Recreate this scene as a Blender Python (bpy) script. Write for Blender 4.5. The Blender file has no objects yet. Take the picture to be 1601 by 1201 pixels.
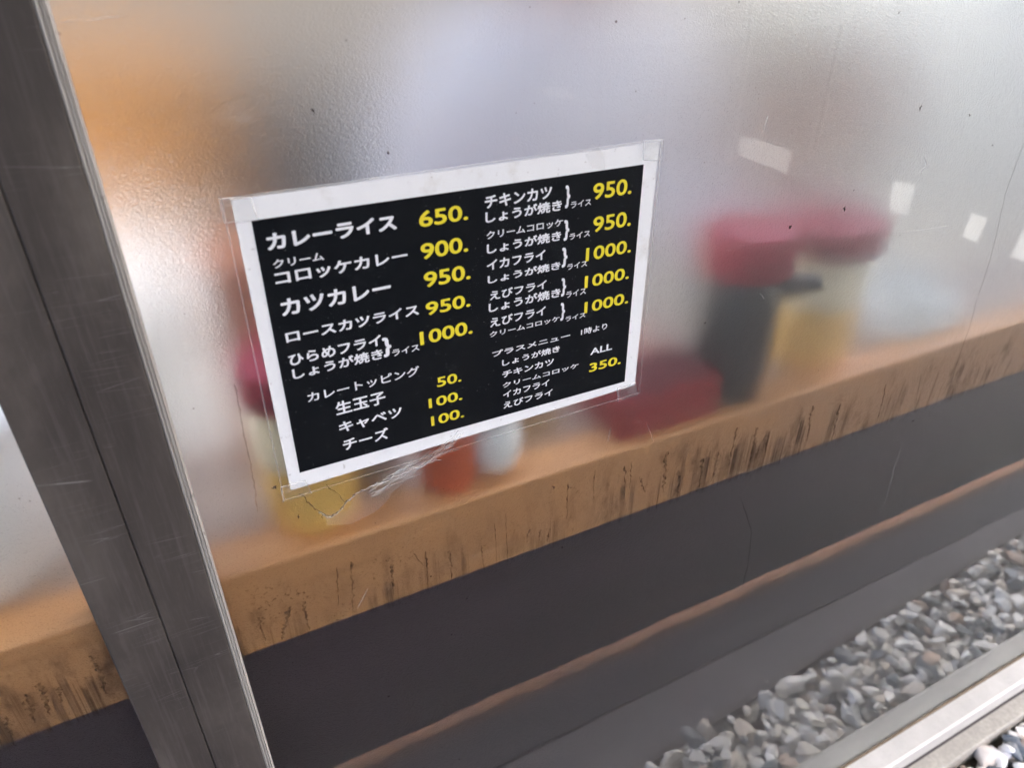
import bpy, bmesh, math, random
import numpy as np
from mathutils import Vector, Matrix, noise
random.seed(7)
SC = bpy.context.scene
COL = SC.collection
# ------------------------------------------------------------------ camera
W_, H_ = 1601.0, 1201.0
FPX = 1118.64
CAM = Vector((-0.18877, -0.42345, 0.22537))
_yaw, _pit, _rol = 0.474244, 0.549496, 0.0057115
_f = Vector((math.sin(_yaw)*math.cos(_pit), math.cos(_yaw)*math.cos(_pit), -math.sin(_pit)))
_r0 = Vector((math.cos(_yaw), -math.sin(_yaw), 0)); _u0 = _r0.cross(_f)
_r = _r0*math.cos(_rol) + _u0*math.sin(_rol); _u = -_r0*math.sin(_rol) + _u0*math.cos(_rol)
cam_data = bpy.data.cameras.new('camera'); cam = bpy.data.objects.new('camera', cam_data); COL.objects.link(cam)
M = Matrix.Identity(4)
for i in range(3):
    M[i][0], M[i][1], M[i][2], M[i][3] = _r[i], _u[i], -_f[i], CAM[i]
cam.matrix_world = M
cam_data.sensor_fit = 'HORIZONTAL'; cam_data.sensor_width = 36.0; cam_data.lens = FPX/W_*36.0
cam_data.clip_start = 0.02; cam_data.clip_end = 300.0
cam_data.dof.use_dof = True; cam_data.dof.focus_distance = 0.62; cam_data.dof.aperture_fstop = 7.0
SC.camera = cam

# ------------------------------------------------------------------ sky, sun, exposure
world = bpy.data.worlds.new('World'); SC.world = world; world.use_nodes = True
wn = world.node_tree.nodes; wl = world.node_tree.links
bgn = wn.get('Background') or wn.new('ShaderNodeBackground')
sky = wn.new('ShaderNodeTexSky'); sky.sky_type = 'NISHITA'; sky.sun_disc = False
sky.sun_elevation = math.radians(50); sky.sun_rotation = math.radians(125)
sky.air_density = 0.6; sky.dust_density = 4.0; sky.ozone_density = 0.0
wl.new(sky.outputs[0], bgn.inputs[0]); bgn.inputs[1].default_value = 0.15
sun_d = bpy.data.lights.new('sun', 'SUN'); sun_d.energy = 2.6; sun_d.angle = math.radians(.6); sun_d.color = (1.0, .95, .88)
sun = bpy.data.objects.new('sun', sun_d); COL.objects.link(sun)
_el, _az = math.radians(50), math.radians(125)
sd = Vector((math.sin(_az)*math.cos(_el), math.cos(_az)*math.cos(_el), math.sin(_el)))
sun.rotation_euler = sd.to_track_quat('Z', 'Y').to_euler()
SC.view_settings.view_transform = 'Standard'; SC.view_settings.look = 'None'
SC.view_settings.exposure = 3.0
SC.view_settings.use_white_balance = True; SC.view_settings.white_balance_temperature = 6350; SC.view_settings.white_balance_tint = 10; SC.view_settings.gamma = 1.0
SC.render.engine = 'CYCLES'
SC.cycles.use_denoising = True
SC.cycles.max_bounces = 14; SC.cycles.transmission_bounces = 12; SC.cycles.glossy_bounces = 5
SC.cycles.sample_clamp_indirect = 6.0

# ------------------------------------------------------------------ helpers
def tag(o, label=None, cat=None, group=None, kind=None):
    if label: o['label'] = label
    if cat: o['category'] = cat
    if group: o['group'] = group
    if kind: o['kind'] = kind
    return o
def empty(name, loc=(0, 0, 0), rot=(0, 0, 0)):
    o = bpy.data.objects.new(name, None); COL.objects.link(o); o.location = loc; o.rotation_euler = rot
    o.empty_display_size = .05
    return o
def mesh_obj(name, verts, faces, mat=None, parent=None, smooth=False):
    me = bpy.data.meshes.new(name); me.from_pydata([tuple(v) for v in verts], [], faces); me.update()
    if mat:
        for m in (mat if isinstance(mat, (list, tuple)) else [mat]): me.materials.append(m)
    if smooth: me.polygons.foreach_set('use_smooth', [True]*len(me.polygons))
    o = bpy.data.objects.new(name, me); COL.objects.link(o)
    if parent: o.parent = parent
    return o
class MB:
    def __init__(s): s.v = []; s.f = []
    def add(s, vs, fs):
        n = len(s.v); s.v += [tuple(v) for v in vs]; s.f += [tuple(i+n for i in f) for f in fs]; return s
    def box(s, x0, x1, y0, y1, z0, z1, b=0.0):
        if b <= 0:
            vs = [(x0,y0,z0),(x1,y0,z0),(x1,y1,z0),(x0,y1,z0),(x0,y0,z1),(x1,y0,z1),(x1,y1,z1),(x0,y1,z1)]
            return s.add(vs, [(0,3,2,1),(4,5,6,7),(0,1,5,4),(1,2,6,5),(2,3,7,6),(3,0,4,7)])
        bm = bmesh.new(); bmesh.ops.create_cube(bm, size=1)
        for v in bm.verts: v.co = Vector(((x0+x1)/2+v.co.x*(x1-x0), (y0+y1)/2+v.co.y*(y1-y0), (z0+z1)/2+v.co.z*(z1-z0)))
        bmesh.ops.bevel(bm, geom=list(bm.edges), offset=b, segments=2, profile=.5, affect='EDGES')
        bm.verts.index_update()
        s.add([v.co for v in bm.verts], [[v.index for v in f.verts] for f in bm.faces]); bm.free(); return s
    def prism_x(s, prof, x0, x1):       # closed (y,z) profile extruded along x
        n = len(prof); vs = [(x0,y,z) for y,z in prof]+[(x1,y,z) for y,z in prof]
        fs = [(i,(i+1)%n,n+(i+1)%n,n+i) for i in range(n)]+[tuple(range(n))[::-1], tuple(range(n,2*n))]
        return s.add(vs, fs)
    def prism_z(s, prof, z0, z1):
        n = len(prof); vs = [(x,y,z0) for x,y in prof]+[(x,y,z1) for x,y in prof]
        fs = [(i,(i+1)%n,n+(i+1)%n,n+i) for i in range(n)]+[tuple(range(n))[::-1], tuple(range(n,2*n))]
        return s.add(vs, fs)
    def lathe(s, prof, c=(0,0,0), n=40, axis='z'):
        vs = []
        for r, h in prof:
            for k in range(n):
                a = 2*math.pi*k/n
                p = (r*math.cos(a), r*math.sin(a), h) if axis == 'z' else (h, r*math.cos(a), r*math.sin(a))
                vs.append((c[0]+p[0], c[1]+p[1], c[2]+p[2]))
        fs = []
        for i in range(len(prof)-1):
            for k in range(n): fs.append((i*n+k, i*n+(k+1)%n, (i+1)*n+(k+1)%n, (i+1)*n+k))
        fs.append(tuple(range(n))[::-1]); fs.append(tuple((len(prof)-1)*n+k for k in range(n)))
        return s.add(vs, fs)
    def tube(s, pts, rad, n=8):
        pts = [Vector(p) for p in pts]; rings = []
        for i, p in enumerate(pts):
            t = (pts[min(i+1,len(pts)-1)]-pts[max(i-1,0)]).normalized()
            a = t.cross(Vector((0,0,1)));  a = t.cross(Vector((0,1,0))) if a.length < .1 else a
            a.normalize(); b = t.cross(a)
            r = rad[i] if isinstance(rad, (list, tuple)) else rad
            rings.append([p+a*math.cos(2*math.pi*k/n)*r+b*math.sin(2*math.pi*k/n)*r for k in range(n)])
        vs = [v for r_ in rings for v in r_]; fs = []
        for i in range(len(pts)-1):
            for k in range(n): fs.append((i*n+k, i*n+(k+1)%n, (i+1)*n+(k+1)%n, (i+1)*n+k))
        fs.append(tuple(range(n))[::-1]); fs.append(tuple((len(pts)-1)*n+k for k in range(n)))
        return s.add(vs, fs)
    def build(s, name, mat=None, parent=None, smooth=False, fix=True):
        o = mesh_obj(name, s.v, s.f, mat, parent)
        if fix:
            bm = bmesh.new(); bm.from_mesh(o.data); bmesh.ops.recalc_face_normals(bm, faces=bm.faces)
            if smooth:
                for f in bm.faces: f.smooth = True
                for e in bm.edges: e.smooth = e.calc_face_angle(0) < math.radians(40)
            bm.to_mesh(o.data); bm.free()
        return o
def on_glass(px, py, Y=0.0):           # the point of the plane y = Y that the photo shows at a pixel (used for measuring)
    d = _f + _r*((px-W_/2)/FPX) - _u*((py-H_/2)/FPX)
    return CAM + d*((Y-CAM.y)/d.y)

class NT:
    def __init__(s, name):
        s.m = bpy.data.materials.new(name); s.m.use_nodes = True; s.t = s.m.node_tree; s.t.nodes.clear()
        s.out = s.t.nodes.new('ShaderNodeOutputMaterial')
    def n(s, ty, ins=None, **kw):
        nd = s.t.nodes.new(ty)
        for k, v in kw.items(): setattr(nd, k, v)
        for k, v in (ins or {}).items(): s.set(nd.inputs[k], v)
        return nd
    def set(s, sock, v):
        if hasattr(v, 'is_output') : s.t.links.new(v, sock)
        elif hasattr(v, 'outputs'): s.t.links.new(v.outputs[0], sock)
        else:
            if sock.type == 'RGBA' and len(v) == 3: v = (*v, 1)
            sock.default_value = v
    def coord(s, scale=(1,1,1), rot=(0,0,0), loc=(0,0,0)):
        tc = s.n('ShaderNodeTexCoord')
        return s.n('ShaderNodeMapping', {'Vector': tc.outputs['Object'], 'Scale': scale, 'Rotation': rot, 'Location': loc}).outputs[0]
    def noise(s, vec, scale, detail=3, rough=.55, dist=0.0):
        return s.n('ShaderNodeTexNoise', {'Vector': vec, 'Scale': scale, 'Detail': detail, 'Roughness': rough, 'Distortion': dist}).outputs[0]
    def ramp(s, fac, stops, interp='LINEAR'):
        nd = s.n('ShaderNodeValToRGB', {'Fac': fac}); cr = nd.color_ramp; cr.interpolation = interp
        while len(cr.elements) < len(stops): cr.elements.new(.5)
        for e, (p, c) in zip(cr.elements, stops):
            e.position = p; e.color = (c, c, c, 1) if isinstance(c, (int, float)) else (*c[:3], 1)
        return nd.outputs[0]
    def math(s, op, a, b=0.0, clamp=False):
        nd = s.n('ShaderNodeMath', operation=op, use_clamp=clamp); s.set(nd.inputs[0], a); s.set(nd.inputs[1], b); return nd.outputs[0]
    def mix(s, f, a, b):
        nd = s.n('ShaderNodeMix', data_type='RGBA'); s.set(nd.inputs[0], f); s.set(nd.inputs[6], a); s.set(nd.inputs[7], b); return nd.outputs[2]
    def bump(s, h, strength=.3, dist=.001):
        return s.n('ShaderNodeBump', {'Height': h, 'Strength': strength, 'Distance': dist}).outputs[0]
    def pbr(s, col, rough=.6, metal=0.0, normal=None, spec=.5, **kw):
        b = s.n('ShaderNodeBsdfPrincipled'); s.set(b.inputs['Base Color'], col); s.set(b.inputs['Roughness'], rough); s.set(b.inputs['Metallic'], metal)
        s.set(b.inputs['Specular IOR Level'], spec)
        if normal: s.set(b.inputs['Normal'], normal)
        for k, v in kw.items(): s.set(b.inputs[k.replace('_', ' ')], v)
        return b.outputs[0]
    def done(s, sh): s.t.links.new(sh, s.out.inputs[0]); return s.m

def simple(name, col, rough=.6, metal=0., var=.12, scale=12, bump=.0, spec=.5):
    t = NT(name); c = t.coord(); nz = t.noise(c, scale, 4)
    d = tuple(x*(1-var) for x in col); l = tuple(min(1, x*(1+var)) for x in col)
    nrm = t.bump(t.noise(c, scale*12, 3), bump, .002) if bump else None
    return t.done(t.pbr(t.ramp(nz, [(.3, d), (.7, l)]), rough, metal, nrm, spec))

# ------------------------------------------------------------------ materials
def m_glass_front():
    t = NT('glass_outer'); c = t.coord()
    g = t.n('ShaderNodeBsdfGlass', {'Color': (.97, .985, .975), 'Roughness': .012, 'IOR': 1.5})
    # dust specks, drips and a thin film of street dirt lying on the outside of the pane
    def specks(scale, size, keep, seed):
        cc = t.coord(loc=(seed, 0, seed*1.7))
        v = t.n('ShaderNodeTexVoronoi', {'Vector': cc, 'Scale': scale})
        s1 = t.math('LESS_THAN', v.outputs['Distance'], size)
        sep = t.n('ShaderNodeSeparateColor', {0: v.outputs['Color']})
        return t.math('MULTIPLY', s1, t.math('LESS_THAN', sep.outputs[0], keep))
    s1 = specks(60, .055, .10, 3.1); s2 = specks(230, .12, .022, 9.7)
    film = t.ramp(t.noise(t.coord(scale=(3, 3, .6)), 3.0, 6, .6), [(.3, .0005), (.75, .008)])
    grit = t.ramp(t.noise(c, 420, 2), [(.62, 0.), (.75, .06)])
    patch = t.ramp(t.noise(c, 6, 4), [(.48, 0.), (.68, 1.)])
    drip = t.math('MULTIPLY', t.ramp(t.noise(t.coord(scale=(60, 1, 2.2)), 1.5, 4, .6), [(.52, 0.), (.70, .020)]), t.ramp(t.noise(t.coord(loc=(4, 0, 2)), 2.2, 3), [(.40, 0.), (.62, 1.)]))
    film = t.math('ADD', t.math('ADD', film, drip), t.math('MULTIPLY', grit, patch))
    dust = t.n('ShaderNodeBsdfDiffuse', {'Color': (.55, .53, .50)})
    dark = t.n('ShaderNodeBsdfDiffuse', {'Color': (.035, .025, .018)})
    light = t.n('ShaderNodeBsdfDiffuse', {'Color': (.75, .73, .68)})
    a = t.n('ShaderNodeMixShader', {0: film, 1: g, 2: dust})
    a = t.n('ShaderNodeMixShader', {0: t.math('MULTIPLY', s1, .75), 1: a, 2: dark})
    a = t.n('ShaderNodeMixShader', {0: t.math('MULTIPLY', s2, .6), 1: a, 2: light})
    return t.done(a.outputs[0])
def m_glass_back():
    t = NT('glass_frosted'); c = t.coord()
    h = t.math('ADD', t.noise(c, 1250, 2, .5), t.math('MULTIPLY', t.noise(c, 520, 2, .5), .45))
    g = t.n('ShaderNodeBsdfGlass', {'Color': (.97, .985, .975), 'Roughness': .30, 'IOR': 1.5, 'Normal': t.bump(h, 1.0, .00030)}, distribution='MULTI_GGX')
    # mould and grime runs on the inner face where the wooden board touches the glass
    z = t.n('ShaderNodeSeparateXYZ', {0: t.n('ShaderNodeTexCoord').outputs['Object']}).outputs[2]
    def one_d(sc, det=2, r_=.5, seed=0.): return t.noise(t.coord(scale=(1, 0, 0), loc=(seed, seed+.37, seed*.7+.21)), sc, det, r_)
    where = one_d(8.5, 3, .6, .63); column = one_d(105, 5, .68, 1.9); thin_c = one_d(480, 2, .5, 3.3); tops = one_d(60, 3, .65, 5.1)
    clump = t.ramp(where, [(.43, 0.), (.55, 1.)])
    ztop = t.math('ADD', t.math('MULTIPLY', tops, .110), t.math('MULTIPLY', clump, .026))      # height of each run above the board's lower edge
    hz = t.math('ADD', z, .2585+.030)
    edge_n = t.math('MULTIPLY', t.math('SUBTRACT', t.noise(c, 170, 4, .7), .5), .03)
    below = t.n('ShaderNodeMapRange', {0: t.math('SUBTRACT', ztop, t.math('ADD', hz, edge_n)), 1: .0, 2: .012, 3: 0., 4: 1.}).outputs[0]
    onboard = t.n('ShaderNodeMapRange', {0: z, 1: -.264, 2: -.256, 3: 0., 4: 1.}).outputs[0]
    body = t.math('MULTIPLY', t.ramp(column, [(.50, 0.), (.58, 1.)]), t.ramp(thin_c, [(.36, .6), (.58, 1.)]))
    fade = t.ramp(t.noise(t.coord(scale=(1, 1, .45)), 60, 4, .65), [(.32, .15), (.60, 1.)])
    s = t.math('MULTIPLY', t.math('MULTIPLY', body, below), t.math('MULTIPLY', fade, t.math('ADD', t.math('MULTIPLY', clump, .62), .30)))
    low = t.n('ShaderNodeMapRange', {0: z, 1: -.175, 2: -.205, 3: 0., 4: 1.}).outputs[0]
    dots = t.math('MULTIPLY', t.ramp(t.noise(c, 330, 3, .6), [(.60, 0.), (.68, 1.)]), t.ramp(t.noise(t.coord(loc=(1.3, 0, 0)), 20, 3), [(.50, 0.), (.64, 1.)]))
    smear = t.math('MULTIPLY', t.math('MULTIPLY', t.ramp(t.noise(t.coord(scale=(1, 1, .4)), 62, 6, .68), [(.50, 0.), (.68, .48)]), low), t.math('ADD', t.math('MULTIPLY', clump, .7), .3))
    s = t.math('MAXIMUM', t.math('MULTIPLY', s, .80), smear)
    s = t.math('MULTIPLY', t.math('MAXIMUM', s, t.math('MULTIPLY', t.math('MULTIPLY', dots, low), .6)), onboard)
    tint = t.ramp(t.noise(c, 14, 3), [(.4, (.085, .055, .030)), (.6, (.055, .048, .038))])
    a = t.n('ShaderNodeMixShader', {0: s, 1: g, 2: t.n('ShaderNodeBsdfDiffuse', {'Color': tint})})
    return t.done(a.outputs[0])
def m_bronze():
    t = NT('worn_bronze_metal'); c = t.coord()
    big = t.noise(t.coord(scale=(6, 6, 2.2)), 2.2, 6, .6, .6)
    fine = t.noise(t.coord(scale=(10, 10, 1.2)), 60, 4, .65)
    col = t.ramp(big, [(.28, (.036, .031, .027)), (.5, (.062, .053, .045)), (.72, (.125, .108, .090))])
    col = t.mix(t.ramp(fine, [(.5, 0.), (.85, .18)]), col, (.15, .136, .125))
    def scratch(rz, sc, th, seed):
        cc = t.coord(scale=(.35, .35, 9), rot=(0, rz, 0), loc=(seed, 0, seed))
        v = t.n('ShaderNodeTexVoronoi', {'Vector': cc, 'Scale': sc}, feature='DISTANCE_TO_EDGE')
        return t.math('MULTIPLY', t.math('LESS_THAN', v.outputs[0], th), t.ramp(t.noise(t.coord(loc=(seed, 0, 0)), 24, 2), [(.55, 0.), (.66, 1.)]))
    sc = t.math('MAXIMUM', scratch(.12, 18, .006, 1.0), scratch(-.5, 9, .003, 4.0))
    col = t.mix(t.math('MULTIPLY', sc, .45), col, (.34, .33, .31))
    wipe = t.ramp(t.noise(t.coord(scale=(30, 30, 1.0)), 14, 3), [(.5, .0), (.8, .35)])
    col = t.mix(wipe, col, (.14, .125, .115))
    rough = t.ramp(big, [(.2, .52), (.8, .68)])
    return t.done(t.pbr(col, rough, .12, t.bump(fine, .05, .001)))
def m_bead():
    t = NT('weathered_light_aluminium'); f = t.noise(t.coord(scale=(60, 60, 1.5)), 9, 5, .7)
    g = t.noise(t.coord(), 180, 3)
    col = t.ramp(f, [(.25, (.26, .245, .22)), (.5, (.42, .40, .365)), (.75, (.54, .52, .48))])
    col = t.mix(t.ramp(g, [(.64, 0.), (.76, .45)]), col, (.12, .105, .09))
    return t.done(t.pbr(col, .45, .25))
def m_wood(name, stains):
    t = NT(name); c = t.coord(scale=(1.0, 14, 14))
    g = t.noise(c, 9, 6, .62, .35); g2 = t.noise(t.coord(scale=(2.5, 60, 60)), 9, 3)
    col = t.ramp(g, [(.25, (.50, .225, .070)), (.5, (.66, .31, .105)), (.78, (.74, .39, .150))])
    col = t.mix(t.ramp(g2, [(.45, 0.), (.8, .35)]), col, (.36, .18, .08))
    return t.done(t.pbr(col, .5, 0, t.bump(g2, .1, .001)))
def m_paper(name, col, mott, specks=None, stain=None, spec=.3):
    t = NT(name); n1 = t.noise(t.coord(), 1500, 2); n2 = t.noise(t.coord(), 40, 4)
    d = tuple(x*(1-mott) for x in col); l = tuple(min(1, x*(1+mott)) for x in col)
    cc = t.mix(t.ramp(n2, [(.4, 0.), (.8, .35)]), t.ramp(n1, [(.3, d), (.7, l)]), d)
    if specks:
        v = t.n('ShaderNodeTexVoronoi', {'Vector': t.coord(), 'Scale': 420.}); r = t.n('ShaderNodeSeparateColor', {0: v.outputs['Color']}).outputs[0]
        cc = t.mix(t.math('MULTIPLY', t.math('LESS_THAN', v.outputs['Distance'], .16), t.math('LESS_THAN', r, .10)), cc, specks)
        cc = t.mix(t.ramp(t.noise(t.coord(), 9, 5, .65), [(.45, 0.), (.8, .5)]), cc, specks if max(specks) < .05 else tuple(x*.12 for x in specks))
    if stain:
        cc = t.mix(t.ramp(t.noise(t.coord(), 22, 6, .7), [(.55, 0.), (.75, .55)]), cc, stain)
        cc = t.mix(t.ramp(t.noise(t.coord(), 260, 3, .6), [(.66, 0.), (.74, .5)]), cc, tuple(x*.6 for x in stain))
    return t.done(t.pbr(cc, .55, spec=spec))
def m_film(name, coat_rough=.06, haze=.03):
    t = NT(name)
    fr = t.n('ShaderNodeLayerWeight', {'Blend': .22})
    tr = t.n('ShaderNodeBsdfTransparent', {'Color': (.985, .985, .98)})
    gl = t.n('ShaderNodeBsdfGlossy', {'Color': (1, 1, 1), 'Roughness': coat_rough})
    df = t.n('ShaderNodeBsdfDiffuse', {'Color': (.75, .75, .73)})
    scr = t.ramp(t.noise(t.coord(), 90, 5), [(.5, haze*.4), (.75, haze*1.6)])
    a = t.n('ShaderNodeMixShader', {0: scr, 1: tr, 2: df})
    a = t.n('ShaderNodeMixShader', {0: t.math('MULTIPLY', fr.outputs['Fresnel'], .22), 1: a, 2: gl})
    return t.done(a.outputs[0])
def m_sheet(name, col, tl):
    t = NT(name); df = t.n('ShaderNodeBsdfDiffuse', {'Color': (.8, .8, .78)}); tr = t.n('ShaderNodeBsdfTranslucent', {'Color': col})
    a = t.n('ShaderNodeMixShader', {0: tl, 1: df, 2: tr}); return t.done(a.outputs[0])
def m_translucent(name, col, alpha, rough=.5):
    t = NT(name)
    tr = t.n('ShaderNodeBsdfTransparent'); df = t.pbr(col, rough)
    a = t.n('ShaderNodeMixShader', {0: alpha, 1: tr, 2: df})
    return t.done(a.outputs[0])
def m_drip():
    t = NT('mould_drip'); c = t.coord()
    a = t.ramp(t.noise(t.coord(scale=(1, 1, .3)), 420, 4, .7), [(.33, .0), (.58, .85)])
    a = t.math('MULTIPLY', a, t.ramp(t.noise(c, 110, 3, .6), [(.32, .35), (.6, 1.)]))
    m_ = t.n('ShaderNodeMixShader', {0: a, 1: t.n('ShaderNodeBsdfTransparent'), 2: t.n('ShaderNodeBsdfDiffuse', {'Color': (.045, .032, .022)})})
    return t.done(m_.outputs[0])
def m_concrete(name, col, var=.25, sc=40, rough=.85, spec=.25):
    t = NT(name); a = t.noise(t.coord(), sc, 6, .7); b = t.noise(t.coord(), sc*.12, 4); p = t.noise(t.coord(), 300, 2)
    c1 = t.ramp(a, [(.3, tuple(x*(1-var) for x in col)), (.7, tuple(min(1, x*(1+var)) for x in col))])
    c1 = t.mix(t.ramp(b, [(.35, .0), (.75, .45)]), c1, tuple(x*.55 for x in col))
    c1 = t.mix(t.ramp(p, [(.66, 0.), (.74, .6)]), c1, tuple(x*.35 for x in col))
    return t.done(t.pbr(c1, rough, 0, t.bump(a, .4, .002), spec))
def m_stone(name, stops):
    t = NT(name); geo = t.n('ShaderNodeNewGeometry'); rnd = geo.outputs['Random Per Island']
    col = t.ramp(rnd, stops, 'CONSTANT')
    n = t.noise(t.coord(), 130, 5, .65); n2 = t.noise(t.coord(scale=(1, 1, 4)), 60, 3)
    col = t.mix(t.ramp(n, [(.46, 0.), (.78, .35)]), col, (.45, .42, .39))
    col = t.mix(t.ramp(n2, [(.5, 0.), (.7, .25)]), col, (.70, .68, .65))
    return t.done(t.pbr(col, .6, 0, t.bump(n, .35, .002)))

MAT = dict(
    gf=m_glass_front(), gb=m_glass_back(), bronze=m_bronze(), bead=m_bead(),
    wood=m_wood('counter_wood', False), woods=m_wood('board_wood', False),
    awn=m_sheet('added_awning_cloth', (.92, .90, .86), .34), sky=m_sheet('milky_skylight', (.98, .98, .97), .95), topw=simple('grey_brown_counter_top', (.33, .25, .19), .5, 0, .12, 8), under=simple('under_shade_tone', (.018, .005, .010), .8, 0, .35, 5),
    white=m_paper('sign_white_paper', (.93, .94, .93), .03, None, (.66, .62, .54)), black=m_paper('sign_black_ink', (.0035, .0055, .0075), .35, (.12, .12, .12), None, .15),
    ink=m_paper('sign_white_ink', (.90, .91, .92), .05), yellow=m_paper('sign_yellow_ink', (.90, .76, .04), .06),
    film=m_film('laminate_film', .05, .006), tape=m_film('clear_tape', .12, .10),
    sill=m_concrete('light_aluminium', (.50, .49, .47), .10, 26, .42), gasket=m_concrete('dirty_sealant', (.16, .12, .08), .5, 160),
    kerb=m_concrete('kerb_concrete', (.36, .345, .31), .2, 110), strip=m_concrete('strip_concrete', (.14, .135, .15), .3, 150),
    gutter=m_concrete('gutter_concrete', (.045, .043, .055), .3, 60), edge=simple('dark_edging', (.035, .028, .028), .7),
    ruststain=m_concrete('rust_stained_concrete', (.11, .06, .04), .5, 50), rust=m_concrete('rusty_leaf_dirt', (.55, .31, .19), .45, 90), road=m_concrete('asphalt', (.013, .009, .012), .3, 160, .95, .03),
    paintw=simple('board_white', (.42, .42, .40), .7, 0, .05), paint=m_concrete('road_paint', (.16, .16, .155), .06, 60, .6), earth=m_concrete('earth', (.10, .085, .07), .3, 60),
    stone=m_stone('pebble_stone', [(0., (.88, .88, .88)), (.24, (.70, .66, .61)), (.36, (.70, .72, .75)), (.46, (.86, .85, .84)), (.66, (.64, .57, .50)), (.76, (.12, .145, .175)), (.86, (.70, .68, .63)), (.95, (.45, .33, .26))]), stone_gap=m_stone('gap_dulled_stone', [(0., (.62, .62, .64)), (.25, (.58, .54, .51)), (.45, (.20, .22, .26)), (.56, (.76, .77, .79)), (.84, (.54, .43, .36)), (.88, (.84, .83, .82))]),
    backw=simple('grey_plaster', (.66, .67, .64), .8, 0, .05, 3), wall=simple('wall_plaster', (.84, .84, .81), .8, 0, .04, 3), floor=m_concrete('shop_floor_tile', (.30, .28, .25), .1, 20, .5),
    facade=m_concrete('facade_concrete', (.17, .165, .155), .12, 4), glassd=simple('dark_window_glass', (.03, .035, .04), .1),
    redlid=simple('red_plastic', (.28, .008, .026), .65, 0, .05), red=simple('red_lacquer', (.30, .009, .010), .6, 0, .05),
    cream=simple('cream_plastic', (.86, .74, .50), .4, 0, .05), yel=simple('mustard_yellow', (.97, .57, .13), .4, 0, .08),
    blackp=simple('black_plastic', (.008, .010, .012), .35), orange=simple('orange_red_plastic', (.62, .10, .018), .4),
    whitep=simple('white_plastic', (.92, .91, .86), .4, 0, .04), steel=simple('brushed_steel', (.42, .43, .42), .35, .8),
    tan=simple('tan_bamboo', (.45, .30, .13), .6), plate=simple('washed_white_cloth', (.66, .68, .65), .9, 0, .05), china=simple('white_china', (.70, .72, .70), .2, 0, .03),
    napkin=simple('pink_paper', (.20, .03, .035), .8, 0, .05), cupb=simple('grey_brown_laminate', (.075, .066, .060), .6, 0, .06, 4), amber=simple('amber_cloth', (.62, .25, .018), .85, 0, .08), amber_dimmed=simple('sun_dimmed_amber', (.30, .13, .022), .85),
    rustc=simple('rust_brown_lacquer', (.50, .17, .075), .5), coat=simple('dark_grey_metal', (.035, .033, .032), .6),
    skin=simple('skin', (.50, .245, .155), .5, 0, .05), hair=simple('black_hair', (.012, .010, .010), .5),
    shirt=simple('lavender_white_cloth', (.82, .83, .95), .85, 0, .03), top=simple('pale_grey_cloth', (.56, .55, .53), .85, 0, .04),
    trousers=simple('navy_cloth', (.03, .035, .05), .85), shoe=simple('black_shoe', (.015, .015, .015), .5),
    streak=m_translucent('whitish_residue', (.72, .70, .66), .42), crackm=simple('grime_line', (.045, .035, .028), .8),
    resid=m_translucent('wrinkled_residue', (.70, .66, .60), .10, .3), pale_line=m_translucent('scratch_white', (.85, .84, .80), .34, .3), thread=m_translucent('glue_white', (.85, .84, .80), .24, .3), edgef=m_translucent('film_edge', (.85, .84, .82), .28, .3), faint=m_translucent('scratch_faint', (.85, .84, .80), .13, .3), rustrun=m_translucent('rust_run', (.25, .10, .04), .35, .6), drip=m_drip(), greyrun=m_translucent('grime_run', (.04, .03, .03), .45, .6),  # scratch_white is a pale tone for scratches, tape rims and chip lines
)

# ------------------------------------------------------------------ ground outside
def slab(name, x0, x1, y0, y1, z0, z1, mat, kind='structure', b=0.0):
    o = MB().box(x0, x1, y0, y1, z0, z1, b).build(name, mat); tag(o, kind=kind); return o
ZP = -1.163                              # top of the aluminium sill
tag(mesh_obj('ground', [(-70,-70,-1.315),(70,-70,-1.315),(70,70,-1.315),(-70,70,-1.315)], [(0,1,2,3)], MAT['earth']), kind='structure')
slab('road', -60, 60, -60, -.512, -1.312, -1.266, MAT['road'])
slab('gutter', -30, 30, -.511, -.3655, -1.312, -1.262, MAT['gutter'])
def flat_poly(name, pts, z0, z1, mat):
    o = MB().prism_z(pts, z0, z1).build(name, mat); tag(o, kind='structure'); return o
def yl(x): return -.2360-.0534*(x-.8)          # the gravel strip widens slowly along the street
flat_poly('concrete_strip', [(-1.2, yl(-1.2)-.0125), (3.0, yl(3.0)-.0125), (3.0, -.3650), (-1.2, -.3500)], -1.312, -1.257, MAT['strip'])
flat_poly('edging', [(-1.2, yl(-1.2)), (3.0, yl(3.0)), (3.0, yl(3.0)-.012), (-1.2, yl(-1.2)-.012)], -1.312, -1.252, MAT['edge'])
slab('kerb', -30, 30, -.0715, .06, -1.312, -1.245, MAT['kerb'], b=.003)
tag(MB().box(-6, 8, -.511, -.470, -1.2618, -1.2612).build('rust_stain', MAT['ruststain']), kind='structure')
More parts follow.
